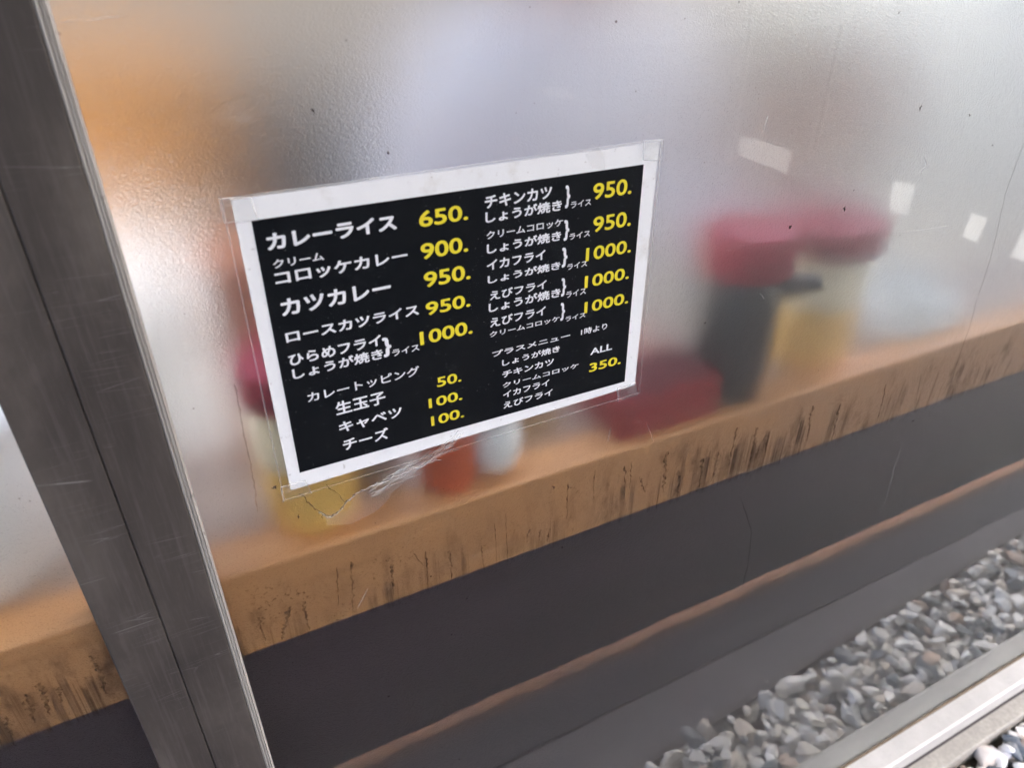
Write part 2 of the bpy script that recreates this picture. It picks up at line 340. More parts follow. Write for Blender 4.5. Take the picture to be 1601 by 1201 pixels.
# rusty leaf dirt lying along the gutter joint
def dirt_band():
    n = 1500; vs = []; fs = []
    xs = [-3+9.0*i/n for i in range(n+1)]
    for i, x in enumerate(xs):
        w1 = .006+.010*noise.noise(Vector((x*9, 0, 1)))+.006*noise.noise(Vector((x*40, 3, 1)))
        w0 = .004*noise.noise(Vector((x*6, 7, 1)))+.003*noise.noise(Vector((x*50, 9, 1)))
        h = .006+.004*noise.noise(Vector((x*30, 5, 5)))
        for y, z in ((-.517+w0, -1.2606), (-.511+w0*.5, -1.259+h*.6), (-.503+w1*.5, -1.2595+h*.4), (-.495+w1, -1.2606)): vs.append((x, y, z))
    for i in range(n):
        for k in range(3): fs.append((i*4+k, (i+1)*4+k, (i+1)*4+k+1, i*4+k+1))
    o = mesh_obj('leaf_dirt', vs, fs, MAT['rust'], smooth=True); tag(o, 'rust brown leaf dirt lying along the street gutter', 'dirt', kind='stuff'); return o
dirt_band()
# white paint marks on the road (they show only as pale patches mirrored in the pane)
marks = [[(4.84,-4.74),(4.83,-4.10),(4.22,-3.56),(4.33,-4.22)], [(4.80,-3.06),(4.86,-2.92),(4.18,-2.46),(4.18,-2.60)], [(4.61,-2.31),(4.62,-2.20),(4.12,-1.94),(4.13,-2.04)],
         [(4.60,-1.96),(4.62,-1.86),(4.06,-1.60),(4.09,-1.71)], [(4.36,-7.81),(4.75,-7.79),(4.43,-6.84),(4.2,-7.3)], [(.55,-7.72),(.82,-7.19),(.95,-7.6),(.85,-8.54)]]
for q in marks:
    vs = [(x, y, -1.262) for x, y in q]+[(x, y, -1.2655) for x, y in q]
    tag(mesh_obj('road_marking', vs, [(0,1,2,3),(7,6,5,4)]+[(i,4+i,4+(i+1)%4,(i+1)%4) for i in range(4)], MAT['paint']), kind='structure')
# gravel strip
def gravel():
    rng = np.random.RandomState(3)
    bm = bmesh.new(); bmesh.ops.create_icosphere(bm, subdivisions=3, radius=1.0); bm.verts.index_update()
    bv = np.array([v.co[:] for v in bm.verts]); bf = np.array([[v.index for v in f.verts] for f in bm.faces]); bm.free()
    V = []; F = []; MI = []; n = 0
    for layer, (zc, sp) in enumerate([(-1.293, .026), (-1.278, .033), (-1.260, .036)]):
        x = -.9
        while x < 3.0:
            y = -.236-.0534*(x-.8)
            while y < -.079:
                px, py = x+rng.uniform(-.5,.5)*sp, y+rng.uniform(-.5,.5)*sp
                s = (.0095+.018*rng.rand()**1.7)*(1.15 if layer else .9)
                if layer == 2 and rng.rand() < .12: y += sp; continue
                py = min(max(py, -.236-.0534*(px-.8)+.012), -.092)
                d = bv.copy()
                for k in range(8):                     # flatten a few random facets: broken, worn stone
                    a = rng.randn(3); a /= np.linalg.norm(a); lim = rng.uniform(.34, .78)
                    ex = d@a-lim; d -= np.outer(np.clip(ex, 0, None), a)
                d *= np.array([rng.uniform(1.0,1.5), rng.uniform(.75,1.05), rng.uniform(.55,.85)])
                t = rng.uniform(0, 6.28); tx, ty = rng.uniform(-.5,.5,2)
                Rz = np.array([[math.cos(t),-math.sin(t),0],[math.sin(t),math.cos(t),0],[0,0,1]])
                Rx = np.array([[1,0,0],[0,math.cos(tx),-math.sin(tx)],[0,math.sin(tx),math.cos(tx)]])
                Ry = np.array([[math.cos(ty),0,math.sin(ty)],[0,1,0],[-math.sin(ty),0,math.cos(ty)]])
                d = (d@Rx.T@Ry.T@Rz.T)*s+np.array([px, py, zc+rng.uniform(-.004,.005)])
                V.append(d); F.append(bf+n); n += len(bv); MI.append(np.full(len(bf), 1 if (layer == 2 or rng.rand() < .45) else 0, dtype=np.int32))  # lower layers mix in duller stone, putting shade into the gaps
                y += sp
            x += sp
    V = np.concatenate(V); F = np.concatenate(F)
    me = bpy.data.meshes.new('gravel'); me.vertices.add(len(V)); me.vertices.foreach_set('co', V.ravel())
    me.loops.add(F.size); me.loops.foreach_set('vertex_index', F.ravel().astype(np.int32))
    me.polygons.add(len(F)); me.polygons.foreach_set('loop_start', np.arange(0, F.size, 3, dtype=np.int32))
    me.update(calc_edges=True); me.validate(); me.materials.append(MAT['stone_gap']); me.materials.append(MAT['stone']); me.polygons.foreach_set('material_index', np.concatenate(MI))
    o = bpy.data.objects.new('gravel', me); COL.objects.link(o)
    tag(o, 'white, tan and slate grey pebbles in a strip beside the kerb', 'gravel', kind='stuff')
gravel()

# ------------------------------------------------------------------ the shop and the house across the street
shop = empty('shop_building', (0, 1.5, -1.31)); tag(shop, 'small curry shop behind the sliding glass doors, pale plaster inside', 'building')
def part(name, mb, mat, parent, **k):
    o = mb.build(name, mat, parent, **k)
    return o
def rel(parent, o):                      # child built in world coordinates
    o.matrix_parent_inverse = Matrix.Translation(-Vector(parent.location)); return o
rel(shop, part('back_wall', MB().box(-2.2, 5.2, 3.2, 3.35, -1.31, 1.9), MAT['backw'], shop))
for x0, x1 in ((-2.35, -2.203), (5.203, 5.35)):
    rel(shop, part('side_wall', MB().box(x0, x1, .06, 3.35, -1.31, 1.9), MAT['wall'], shop))
rel(shop, part('roof_strip', MB().box(-2.35, 5.35, 2.95, 3.45, 1.903, 2.05), MAT['wall'], shop))  # unseen cover cut back to a strip so sky and sun reach inside
rel(shop, part('door_header', MB().box(-2.35, 5.35, -.02, .10, 1.02, 1.35, .004), MAT['bronze'], shop))
aw = empty('added_awning', (1.5, -1.0, 1.36)); tag(aw, 'unseen plain cloth canopy added to shade and soften light at the shop front', 'added_awning')  # unseen cloth put in to shade the door zone and soften its light
rel(aw, part('cloth', MB().prism_x([(-.021, 1.80), (-.021, 1.803), (-1.9, 1.44), (-1.9, 1.24), (-1.897, 1.24), (-1.897, 1.437)], -3.2, 7.0), MAT['awn'], aw))
for x in (-3.1, 6.9): rel(aw, part('arm', MB().tube([(x, -.03, 1.15), (x, -1.88, 1.40)], .015, 10), MAT['bead'], aw, smooth=True))
rel(shop, part('sun_block_wall', MB().box(-2.35, 5.35, -.02, .10, 1.3505, 2.6), MAT['wall'], shop))  # unseen upper wall added, its height set to hold sun off the counter
nb = empty('added_side_building', (8, 4, -1.31)); tag(nb, 'unseen low grey building added beside the shop to steer the sun', 'building')  # unseen neighbour added as a sun blocker, then kept low to let sun in
rel(nb, part('wall', MB().box(5.5, 10, .05, 9, -1.31, 1.9), MAT['facade'], nb)); rel(nb, part('roof_edge', MB().box(5.4, 10.1, .0, 9.1, 1.903, 2.05), MAT['facade'], nb))
slab('floor', -2.2, 5.2, .062, 3.2, -1.312, -1.20, MAT['floor'])
sb = empty('street_board', (4.6, -4.0, -1.31)); tag(sb, 'white street board on two posts, mirrored faintly at the top of the pane', 'board')
rel(sb, part('panel', MB().box(4.02, 5.10, -4.02, -4.0, -.29, .25, .004), MAT['paintw'], sb))
for x in (4.08, 5.04): rel(sb, part('post', MB().tube([(x, -4.04, -1.266), (x, -4.04, .30)], .018, 10), MAT['bead'], sb, smooth=True))
house = empty('facing_house', (1, -11, -1.31)); tag(house, 'grey concrete house with dark windows across the street', 'building')
rel(house, part('wall', MB().box(-9, 12, -14, -11, -1.31, 5.2), MAT['facade'], house))
rel(house, part('roof_edge', MB().box(-9.15, 12.15, -14.1, -10.85, 5.203, 5.4), MAT['facade'], house))
for i in range(6):
    for z0 in (-.2, 2.6):
        x0 = -7.5+i*3.2
        w = rel(house, part('window', MB().box(x0, x0+1.5, -11.02, -10.97, z0, z0+1.3), MAT['glassd'], house))
        fr = MB()
        for a in ((x0-.06, x0, z0-.06, z0+1.36), (x0+1.5, x0+1.56, z0-.06, z0+1.36), (x0, x0+1.5, z0-.06, z0), (x0, x0+1.5, z0+1.3, z0+1.36)): fr.box(a[0], a[1], -11.03, -10.95, a[2], a[3])
        f = fr.build('frame', MAT['bead'], w); f.matrix_parent_inverse = Matrix.Translation(-Vector(house.location))@Matrix.Identity(4)
        f.matrix_parent_inverse = (Matrix.Translation(Vector(house.location))@w.matrix_parent_inverse).inverted()

# ------------------------------------------------------------------ sliding doors
def door(name, label, x0, x1, zt=1.02, zb=ZP+.001):
    d = empty(name, ((x0+x1)/2, 0, zb)); tag(d, label, 'door', 'sliding glass doors of the shop'); return d
def pane(parent, x0, x1):
    vs = [(x0,0,ZP+.001),(x1,0,ZP+.001),(x1,.005,ZP+.001),(x0,.005,ZP+.001),(x0,0,1.02),(x1,0,1.02),(x1,.005,1.02),(x0,.005,1.02)]
    fs = [(0,1,5,4),(2,3,7,6),(0,3,2,1),(4,5,6,7),(1,2,6,5),(3,0,4,7)]
    o = mesh_obj('glass_pane', vs, fs, [MAT['gf'], MAT['gb']], parent); rel(parent, o)
    o.data.polygons[1].material_index = 1
    return o
SY = -.006
def sx(xp): return CAM.x+(xp-CAM.x)*(SY-CAM.y)/(-CAM.y)
XL, XM, XB, XG = sx(-.2901), sx(-.2526), sx(-.2155), -.2090
dR = door('sliding_door', 'frosted glass door with the black menu taped to it and a worn bronze stile', XM, 2.6)
dL = door('sliding_door', 'frosted glass door at the left edge of the photo, beyond the bronze stiles', -1.6, XM)
pR = pane(dR, XB-.004, 2.6); pL = pane(dL, -1.6, XL+.006)
rel(dR, MB().box(XM+.0001, XB, SY, .026, ZP+.0015, 1.019, .0012).build('stile', MAT['bronze'], dR))
rel(dL, MB().box(XL, XM-.0003, SY, .026, ZP+.0015, 1.019, .0012).build('stile', MAT['bronze'], dL))
bz = [(XB+.0002,-.0002),(XB+.0002,-.0050),(XB+.0012,-.0056),(XB+.0018,-.0050),(XB+.0021,-.0038),(XB+.0026,-.0048),(XB+.0036,-.0048),(XB+.0040,-.0034),(XB+.0046,-.0042),(XG-.0010,-.0038),(XG-.0001,-.0028),(XG,-.0002)]
rel(dR, MB().prism_z(bz, ZP+.002, 1.018).build('glazing_bead', MAT['bead'], dR, smooth=False))
rel(dR, MB().box(XG+.001, 2.6, -.0035, -.0002, ZP+.0005, ZP+.0075, .001).build('sealant', MAT['gasket'], dR))
# aluminium sill
sill = empty('door_sill', (.5, -.02, ZP)); tag(sill, 'pale aluminium door sill between the pane and the concrete kerb', 'sill')
rel(sill, MB().prism_x([(.05,ZP-.002),(-.004,ZP),(-.038,ZP-.0005),(-.0425,ZP-.003),(-.043,ZP-.010),(-.040,ZP-.012),(-.040,ZP-.055),(.05,ZP-.055)], -1.7, 2.7).build('sill_plate', MAT['sill'], sill))
rel(sill, MB().box(-1.7, 2.7, -.038, .049, ZP-.0815, ZP-.0555).build('sill_shade_fill', MAT['edge'], sill))  # dark block standing in for the shaded gap beneath the sill

# marks on the panes: scratches, a long dark crack, glue and dirt (thin raised strips at their real places)
def strip_on_glass(name, px, width, mat, parent, Y=-.0006, jit=0.0, sub=6):
    pts = [on_glass(a, b) for a, b in px]; P = []
    for i in range(len(pts)-1):
        for k in range(sub): P.append(pts[i].lerp(pts[i+1], k/sub))
    P.append(pts[-1]); m = MB(); n = len(P); vs = []
    for i, p in enumerate(P):
        t = (P[min(i+1,n-1)]-P[max(i-1,0)]); t.normalize(); nr = Vector((-t.z, 0, t.x))
        w = (width[0]+(width[1]-width[0])*i/(n-1) if isinstance(width, tuple) else width)*(1+random.uniform(-jit, jit))*(.35 if i in (0, n-1) else 1)
        c = p+nr*random.uniform(-1, 1)*jit*w
        vs += [(c+nr*w/2+Vector((0,Y+.0003,0)))[:], (c+Vector((0,Y,0)))[:], (c-nr*w/2+Vector((0,Y+.0003,0)))[:]]
    fs = []
    for i in range(n-1):
        for k in range(2): fs.append((i*3+k, i*3+k+1, (i+1)*3+k+1, (i+1)*3+k))
    o = mesh_obj(name, vs, fs, mat, parent)
    o.matrix_parent_inverse = (Matrix.Translation(Vector(parent.parent.location))@parent.matrix_parent_inverse).inverted(); return o
strip_on_glass('crack', [(1601,222),(1572,300),(1560,355),(1548,405),(1530,460)], .0007, MAT['greyrun'], pR, jit=.5)
strip_on_glass('crack', [(1527,468),(1516,510),(1503,545),(1492,580),(1478,625)], .0006, MAT['greyrun'], pR, jit=.6)
for px, w in ([(1413,688),(1398,730),(1385,780),(1368,830)], .0016), ([(1490,590),(1455,645),(1448,655)], .0012), ([(1470,605),(1455,640)], .0012), ([(1450,618),(1415,650),(1408,662)], .001), \
             ([(575,920),(560,950)], .0006), ([(930,970),(921,981)], .0016), ([(1400,365),(1470,355),(1488,352),(1498,346)], .0007), ([(82,33),(130,31),(200,24)], .0007), ([(1445,245),(1448,258),(1440,268),(1441,272)], .0016), \
             ([(1010,660),(1022,690)], .0005), ([(950,690),(955,668)], .0005), ([(1196,470),(1186,455)], .0008), ([(1200,180),(1192,205)], .0006):
    strip_on_glass('scratch', px, w, MAT['faint' if (px[0][1] > 500 and w > .0009) or px[0][0] in (1400, 82, 1196) else 'pale_line'], pR, jit=.4, sub=4)
for px, w in ([(366,600),(378,660),(390,720),(398,760),(402,800)], .0010), ([(1158,780),(1175,830),(1170,880),(1160,920)], .0009):
    strip_on_glass('dirt_run', px, w, MAT['rustrun'] if px[0][0] < 500 else MAT['greyrun'], pR, jit=.4)
for x0, y0, x1, y1, w in ((549,878,552,958,4.), (527,885,529,948,2.5), (612,882,616,930,6.), (665,862,669,922,3.), (647,866,662,885,2.), (703,860,706,906,4.), (752,853,757,890,3.), (773,818,776,884,2.), (790,803,793,875,2.2), (455,948,440,1000,7.),
                        (472,940,484,985,5.), (404,965,415,1002,4.), (827,828,824,848,5.), (845,828,842,846,4.), (858,826,855,846,5.), (888,756,886,812,3.), (930,735,928,786,2.), (977,728,975,790,4.), (987,722,984,764,3.), (1000,745,1008,770,4.),
                        (1043,706,1036,770,8.), (1062,735,1058,775,9.), (1100,716,1093,762,8.), (1122,706,1112,752,9.), (1152,668,1139,728,5.), (1182,668,1172,722,8.), (1198,692,1193,724,3.), (1270,634,1261,690,8.), (1314,630,1300,690,7.), (1385,600,1372,655,5.),
                        (1440,585,1428,640,3.), (40,1085,55,1130,9.), (62,1068,78,1118,7.), (90,1075,96,1100,5.), (150,1035,166,1085,7.), (142,1025,150,1050,5.), (10,1120,22,1165,6.)):
    strip_on_glass('dirt_run', [(x0, y0), ((x0+x1)/2+random.uniform(-1.5, 1.5), (y0+y1)/2), (x1, y1)], (w*.00052, w*.00022), MAT['drip'], pR if x0 > 330 else pL, jit=.5, sub=9)
for px in ([(486,171),(489,169)], [(605,237),(609,239)], [(1437,168),(1441,166)], [(1514,178),(1517,180)], [(427,761),(432,764)], [(425,764),(430,760)], [(465,808),(468,808)], [(863,760),(866,764)], [(1425,660),(1429,657)],
           [(1322,322),(1320,330)], [(1237,352),(1234,358)]):
    strip_on_glass('speck', px, .0022, MAT['crackm'], pR, jit=.7, sub=3)

# ------------------------------------------------------------------ menu sign
A = .0102282
sign = empty('menu_sign', (0, 0, 0), (0, -A, 0)); tag(sign, 'laminated black menu sheet with white and yellow Japanese lettering taped to the frosted glass', 'menu')
def sgn(px, py, Y=-.0014):
    p = on_glass(px, py, Y); return (p.x*math.cos(A)+p.z*math.sin(A), -p.x*math.sin(A)+p.z*math.cos(A))
def sheet(name, pts, y0, y1, mat, parent=sign):
    n = len(pts); vs = [(x, y0, z) for x, z in pts]+[(x, y1, z) for x, z in pts]
    fs = [tuple(range(n)), tuple(range(2*n-1, n-1, -1))]+[(i, n+i, n+(i+1) % n, (i+1) % n) for i in range(n)]
    o = mesh_obj(name, vs, fs, mat, parent)
    bm = bmesh.new(); bm.from_mesh(o.data); bmesh.ops.recalc_face_normals(bm, faces=bm.faces); bm.to_mesh(o.data); bm.free(); return o
sheet('paper', [sgn(*p) for p in ((455,768),(993,603),(1032,222),(361,313))], -.0008, -.0003, MAT['white'])
sheet('black_panel', [sgn(*p) for p in ((469,740),(977,597),(1007,257),(393,345.5))], -.0010, -.00085, MAT['black'])
def single(name, pts, y, mat): return mesh_obj(name, [(x, y, z) for x, z in pts], [tuple(range(len(pts)))], mat, sign)
def rim(name, pts, w, y0, y1, mat):
    c = (sum(p[0] for p in pts)/len(pts), sum(p[1] for p in pts)/len(pts)); n = len(pts)
    inn = [(p[0]+(c[0]-p[0])/math.hypot(c[0]-p[0], c[1]-p[1])*w*1.3, p[1]+(c[1]-p[1])/math.hypot(c[0]-p[0], c[1]-p[1])*w*1.3) for p in pts]
    vs = [(x, y1, z) for x, z in pts]+[(x, y0, z) for x, z in inn]
    return mesh_obj(name, vs, [(i, (i+1) % n, n+(i+1) % n, n+i) for i in range(n)], mat, sign)
lam = [sgn(*p) for p in ((444,783),(1000,615),(1036,217),(345,311))]
single('laminate', lam, -.0017, MAT['film']); rim('laminate_edge', lam, .0006, -.0019, -.0004, MAT['edgef'])
def T(x, y, cx, cy, s=4.447): return (cx+x/s, cy+y/s)
tapes = [[T(45,615,340,210),T(285,597,340,210),T(235,437,340,210),T(5,440,340,210)],
         [T(1440,178,680,210),T(1582,185,680,210),T(1585,40,680,210),T(1443,38,680,210)],
         [T(1270,748,680,460),T(1402,700,680,460),T(1395,610,680,460),T(1265,650,680,460)],
         [T(170,340,400,700,4),T(350,285,400,700,4),T(310,200,400,700,4),T(150,245,400,700,4)]]
for tp in tapes:
    q = [sgn(*p) for p in tp]
    t_ = single('tape', q, -.0023, MAT['tape'])
    e_ = rim('tape_edge', q, .0005, -.0026, -.0021, MAT['pale_line']); e_.parent = t_
# writing
DG = None
TEXT = [
 # text, bottom-left pixel, top-right pixel, colour, weight, has no ascender fix
 ('カレーライス', (419.2,392.6), (618.8,334.1), 'w', .030), ('クリーム', (428.1,420.3), (505.3,393.3), 'w', .012),
 ('コロッケカレー', (431.7,447.2), (636.4,388.5), 'w', .018), ('カツカレー', (441.6,495.3), (609.8,435.5), 'w', .022),
 ('ロースカツライス', (448.3,537.1), (654.1,475.5), 'w', .018), ('ひらめフライ', (453.3,573.1), (595.2,523), 'w', .018),
 ('しょうが焼き', (458.9,594.3), (597.9,544.3), 'w', .018), ('}', (600.6,559.4), (610.3,525.9), 'w', .03), ('ライス', (614.1,557.8), (655.2,537.6), 'w', .006),
 ('カレートッピング', (482.1,630.2), (655.2,571.8), 'w', .008), ('生玉子', (526.4,650.7), (601.3,610.2), 'w', .012),
 ('キャベツ', (531.5,678.6), (627.6,635.4), 'w', .014), ('チーズ', (537.6,705.6), (606.4,668), 'w', .014),
 ('チキンカツ', (758.3,326.9), (863.3,289.8), 'w', .018), ('しょうが焼き', (759.2,349.4), (879,311.2), 'w', .020), ('}', (883.5,325.8), (892.5,288.7), 'w', .03), ('ライス', (892.5,325.8), (924.7,310.1), 'w', .008),
 ('クリームコロッケ', (761,374.8), (880.8,341.1), 'w', .008), ('しょうが焼き', (761.4,397.8), (877.9,360), 'w', .020), ('}', (881.3,376.9), (890.9,342.7), 'w', .03), ('ライス', (890.3,375.3), (922.9,359.5), 'w', .008),
 ('イカフライ', (761.4,423.6), (853.1,389.9), 'w', .018), ('しょうが焼き', (762.8,444.3), (876.8,407.9), 'w', .020), ('}', (878.3,418.7), (888,385.8), 'w', .03), ('ライス', (886.9,422.5), (918.4,406.8), 'w', .008),
 ('えびフライ', (766.1,470.4), (855,437.1), 'w', .016), ('しょうが焼き', (764.3,489.2), (876.8,449.5), 'w', .018), ('}', (877.4,464.1), (885.8,433.7), 'w', .03), ('ライス', (885.1,466.4), (916.6,449.5), 'w', .008),
 ('えびフライ', (766.6,512.8), (853.6,478), 'w', .016), ('クリームコロッケ', (765.9,528.1), (875.2,493.7), 'w', .008), ('}', (876.1,502), (884.2,472.4), 'w', .03), ('ライス', (884.2,503.2), (915.7,488.1), 'w', .006),
 ('1時より', (908.2,524.8), (949.8,504.5), 'w', .010), ('プラスメニュー', (770,558.9), (891.8,519.6), 'w', .014),
 ('しょうが焼き', (785.2,573.1), (875.6,539.8), 'w', .014), ('チキンカツ', (785.7,591.5), (866.2,560), 'w', .014), ('クリームコロッケ', (786.1,607.3), (904.9,567.5), 'w', .012),
 ('イカフライ', (786.8,623), (859.2,593.1), 'w', .012), ('えびフライ', (787.3,639.9), (864.4,607.7), 'w', .012), ('ALL', (922.9,555.6), (957.7,536.5), 'w', .012),
 ('650.', (655.9,356.2), (731.3,318.4), 'y', .030), ('900.', (658.9,406.8), (731.3,368.5), 'y', .030), ('950.', (663.8,450.6), (735.1,412.4), 'y', .030), ('950.', (666.5,494.2), (735,458.9), 'y', .030),
 ('1000.', (657.5,540.5), (738.4,500.5), 'y', .030), ('50.', (683.8,606.2), (721,581.4), 'y', .026), ('100.', (671,639.2), (722.5,610.2), 'y', .026), ('100.', (674.8,666.9), (725.2,637.6), 'y', .026),
 ('950.', (926.9,313), (989.2,277.5), 'y', .026), ('950.', (926.9,364), (988.1,328.7), 'y', .026), ('1000.', (915.7,409), (988.1,373.7), 'y', .026), ('1000.', (913.9,451.1), (984.7,416.9), 'y', .026), ('1000.', (913.4,490.4), (983.6,456.6), 'y', .026), ('350.', (921.1,582.6), (971.6,555.6), 'y', .030),
]
def text_mesh(body, off):
    cu = bpy.data.curves.new('txt', 'FONT'); cu.body = body; cu.size = 1.0; cu.offset = off; cu.resolution_u = 4; cu.fill_mode = 'FRONT'
    ob = bpy.data.objects.new('txt', cu); COL.objects.link(ob)
    bpy.context.view_layer.update()
    me = bpy.data.meshes.new_from_object(ob.evaluated_get(bpy.context.evaluated_depsgraph_get()))
    bpy.data.objects.remove(ob); bpy.data.curves.remove(cu)
    return me
def embolden(me, off):
    n = len(me.vertices); co = np.empty(n*3); me.vertices.foreach_get('co', co); co = co.reshape(-1, 3)
    polys = [tuple(p.vertices) for p in me.polygons]; V = []; F = []
    sh = [(0, 0)]+[(math.cos(k*math.pi/4)*off, math.sin(k*math.pi/4)*off) for k in range(8)]
    for k, (a, b) in enumerate(sh):
        V.append(co+np.array([a, b, -k*.02])); F += [tuple(i+k*n for i in p) for p in polys]
    V = np.concatenate(V); m2 = bpy.data.meshes.new('t'); m2.from_pydata(V.tolist(), [], F); bpy.data.meshes.remove(me); return m2
NAMES = {'}': 'brace', 'w': 'dish_name', 'y': 'price'}
for body, bl, tr, c, off in TEXT:
    me = embolden(text_mesh(body, 0.0), (off*1.0+.012) if c == 'w' else off*.75)
    n = len(me.vertices); co = np.empty(n*3); me.vertices.foreach_get('co', co); co = co.reshape(-1, 3)
    (u0, v0), (u1, v1) = sgn(*bl), sgn(*tr)
    mn, mx = co.min(0), co.max(0)
    out = np.empty_like(co)
    out[:, 0] = u0+(co[:, 0]-mn[0])/(mx[0]-mn[0])*(u1-u0); out[:, 2] = v0+(co[:, 1]-mn[1])/(mx[1]-mn[1])*(v1-v0); out[:, 1] = -.00125+co[:, 2]*.0002
    me.vertices.foreach_set('co', out.ravel()); me.materials.clear(); me.materials.append(MAT['ink' if c == 'w' else 'yellow']); me.update()
    nm = NAMES.get(body, NAMES[c]); me.name = nm
    o = bpy.data.objects.new(nm, me); COL.objects.link(o); o.parent = sign
# old tape residue, glue threads and a hair hanging under the sign's lower edge
def residue():
    m = MB(); rnd = random.Random(5)
    for k in range(64):
        a = rnd.random(); px, py = 575+a*125, 768-a*72+rnd.uniform(-6, 16)*(1-.4*a)
        L = rnd.uniform(10, 46); ang = math.radians(-33+rnd.uniform(-16, 16))
        pts = []
        for i in range(6):
            t = i/5; pts.append(on_glass(px+math.cos(ang)*L*t+rnd.uniform(-1, 1), py+math.sin(ang)*L*t+rnd.uniform(-1.2, 1.2), -.0008-rnd.random()*.0008))
        m.tube(pts, rnd.uniform(.00012, .0003), 4)
    return m
o = residue().build('glue_thread', MAT['thread'], sign, fix=False); o.rotation_euler = (0, A, 0)
pts = [(597,745),(640,722),(672,712),(705,694),(690,714),(655,735),(640,748),(618,768),(604,780),(600,768)]
single('tape_residue', [sgn(*p) for p in pts], -.0006, MAT['resid'])
pts = [(508,806),(540,800),(552,786),(556,772),(600,765),(612,778),(590,800),(548,822),(512,822)]
single('tape_residue', [sgn(*p) for p in pts], -.0006, MAT['resid'])
pts = [(925,262),(945,266),(942,240),(934,228),(914,240)]
single('tape_residue', [sgn(*p) for p in pts], -.0026, MAT['resid'])
LOOP = [(469,773),(475,776),(479,784),(486,790),(492,795),(499,800),(503,801),(509,806),(516,808),(524,804),(530,799),(538,791),(541,784),(549,779),(556,771)]
def jag(pts, w, mat, name, seed, dy=0.0):
    rnd = random.Random(seed); P = []
    for (a, b), (c, d) in zip(pts[:-1], pts[1:]):
        for k in range(4): P.append((a+(c-a)*k/4+rnd.uniform(-1.3, 1.3), b+(d-b)*k/4+rnd.uniform(-1.1, 1.1)+dy))
    m = MB(); m.tube([on_glass(a, b, -.0008) for a, b in P], [w*rnd.uniform(.4, 1.5) for _ in P], 5)
    o = m.build(name, mat, sign, fix=False); o.rotation_euler = (0, A, 0)
jag(LOOP, .00034, MAT['crackm'], 'chip_line', 3); jag(LOOP[5:], .00042, MAT['pale_line'], 'chip_line', 9, 1.6)
jag([(505,806),(503,811)], .0003, MAT['crackm'], 'chip_line', 4); jag([(556,771),(570,766),(590,757),(612,752)], .00034, MAT['pale_line'], 'chip_line', 5)
jag([(540,788),(530,772),(515,764),(508,757)], .0002, MAT['crackm'], 'chip_line', 6); jag([(600,752),(640,738),(668,722),(700,704)], .0004, MAT['pale_line'], 'chip_line', 7); jag([(608,748),(650,726),(690,706)], .0003, MAT['crackm'], 'chip_line', 8)
# ------------------------------------------------------------------ counter behind the glass
ZC = -.172
ctr = empty('counter', (.5, .18, -1.2)); tag(ctr, 'wooden window counter with mould runs on its front board, dark panel standing in for the shade below', 'counter')
rel(ctr, MB().box(-1.55, 2.55, .0055, .050, -.2585, ZC, .003).build('front_board', MAT['woods'], ctr))
rel(ctr, MB().box(-1.55, 2.55, .0505, .212, -.212, ZC-.001, .002).build('counter_top', MAT['topw'], ctr))
rel(ctr, MB().box(-1.55, 2.55, .052, .07, -1.199, -.213).build('under_shade_panel', MAT['under'], ctr))  # dark sheet, its colour stands in for the unlit space below the counter

# ------------------------------------------------------------------ things on the counter
def pot(name, label, x, y, r, h, body, lid, lidh, fill=None, lr=1.1):
    t = empty(name, (x, y, ZC)); tag(t, label, 'condiment pot')
    MB().lathe([(r*.90, 0), (r*.96, .004), (r, .02), (r, h*.55)], n=36).build('body', fill or body, t, smooth=True)
    MB().lathe([(r*.999, h*.551), (r*1.0, h*.96), (r*.93, h)], n=36).build('upper_body', body, t, smooth=True)
    MB().lathe([(r*lr, h+.0005), (r*lr*1.03, h+.003), (r*lr*1.03, h+lidh*.85), (r*lr*.98, h+lidh*.96), (r*.3, h+lidh)], n=36).build('lid', lid, t, smooth=True)
    MB().lathe([(.010, h+lidh+.0003), (.013, h+lidh+.009), (.008, h+lidh+.013)], n=20).build('knob', lid, t, smooth=True)
    return t
pot('condiment_pot', 'yellow condiment pot with a wide red lid beside the black dispenser', .438, .080, .050, .128, MAT['cream'], MAT['redlid'], .032, MAT['yel'], 1.14)
pot('condiment_pot', 'yellow condiment pot with a red lid behind the lower left corner of the menu', -.126, .054, .037, .115, MAT['cream'], MAT['redlid'], .032, MAT['yel'], 1.10)
t = empty('sauce_dispenser', (.303, .055, ZC)); tag(t, 'black sauce dispenser with a red cap and a short black spout', 'dispenser')
MB().lathe([(.036, 0), (.040, .006), (.042, .06), (.041, .115), (.034, .133)], n=36).build('body', MAT['blackp'], t, smooth=True)
MB().lathe([(.045, .1335), (.047, .136), (.047, .172), (.044, .176), (.0435, .1762), (.012, .178)], n=36).build('cap', MAT['redlid'], t, smooth=True)
MB().tube([(.030, -.010, .108), (.046, -.022, .116), (.062, -.034, .120), (.069, -.039, .118)], [.014, .012, .010, .007], 14).build('spout', MAT['blackp'], t, smooth=True)
t = empty('napkin_box', (.208, .064, ZC)); tag(t, 'open red box of pink paper napkins below the right corner of the menu', 'box')
m = MB()
for a in ((-.058,.058,-.046,-.042,.004,.042), (-.058,.058,.042,.046,.004,.042), (-.058,-.054,-.042,.042,.004,.042), (.054,.058,-.042,.042,.004,.042), (-.058,.058,-.046,.046,0,.004)): m.box(*a)
m.build('box_wall', MAT['red'], t)
m = MB()
for k in range(9): m.box(-.050+.002*math.sin(k), .050, -.036+k*.008, -.031+k*.008, .005, .044+.006*math.sin(k*2.3))
m.build('napkin', MAT['napkin'], t)
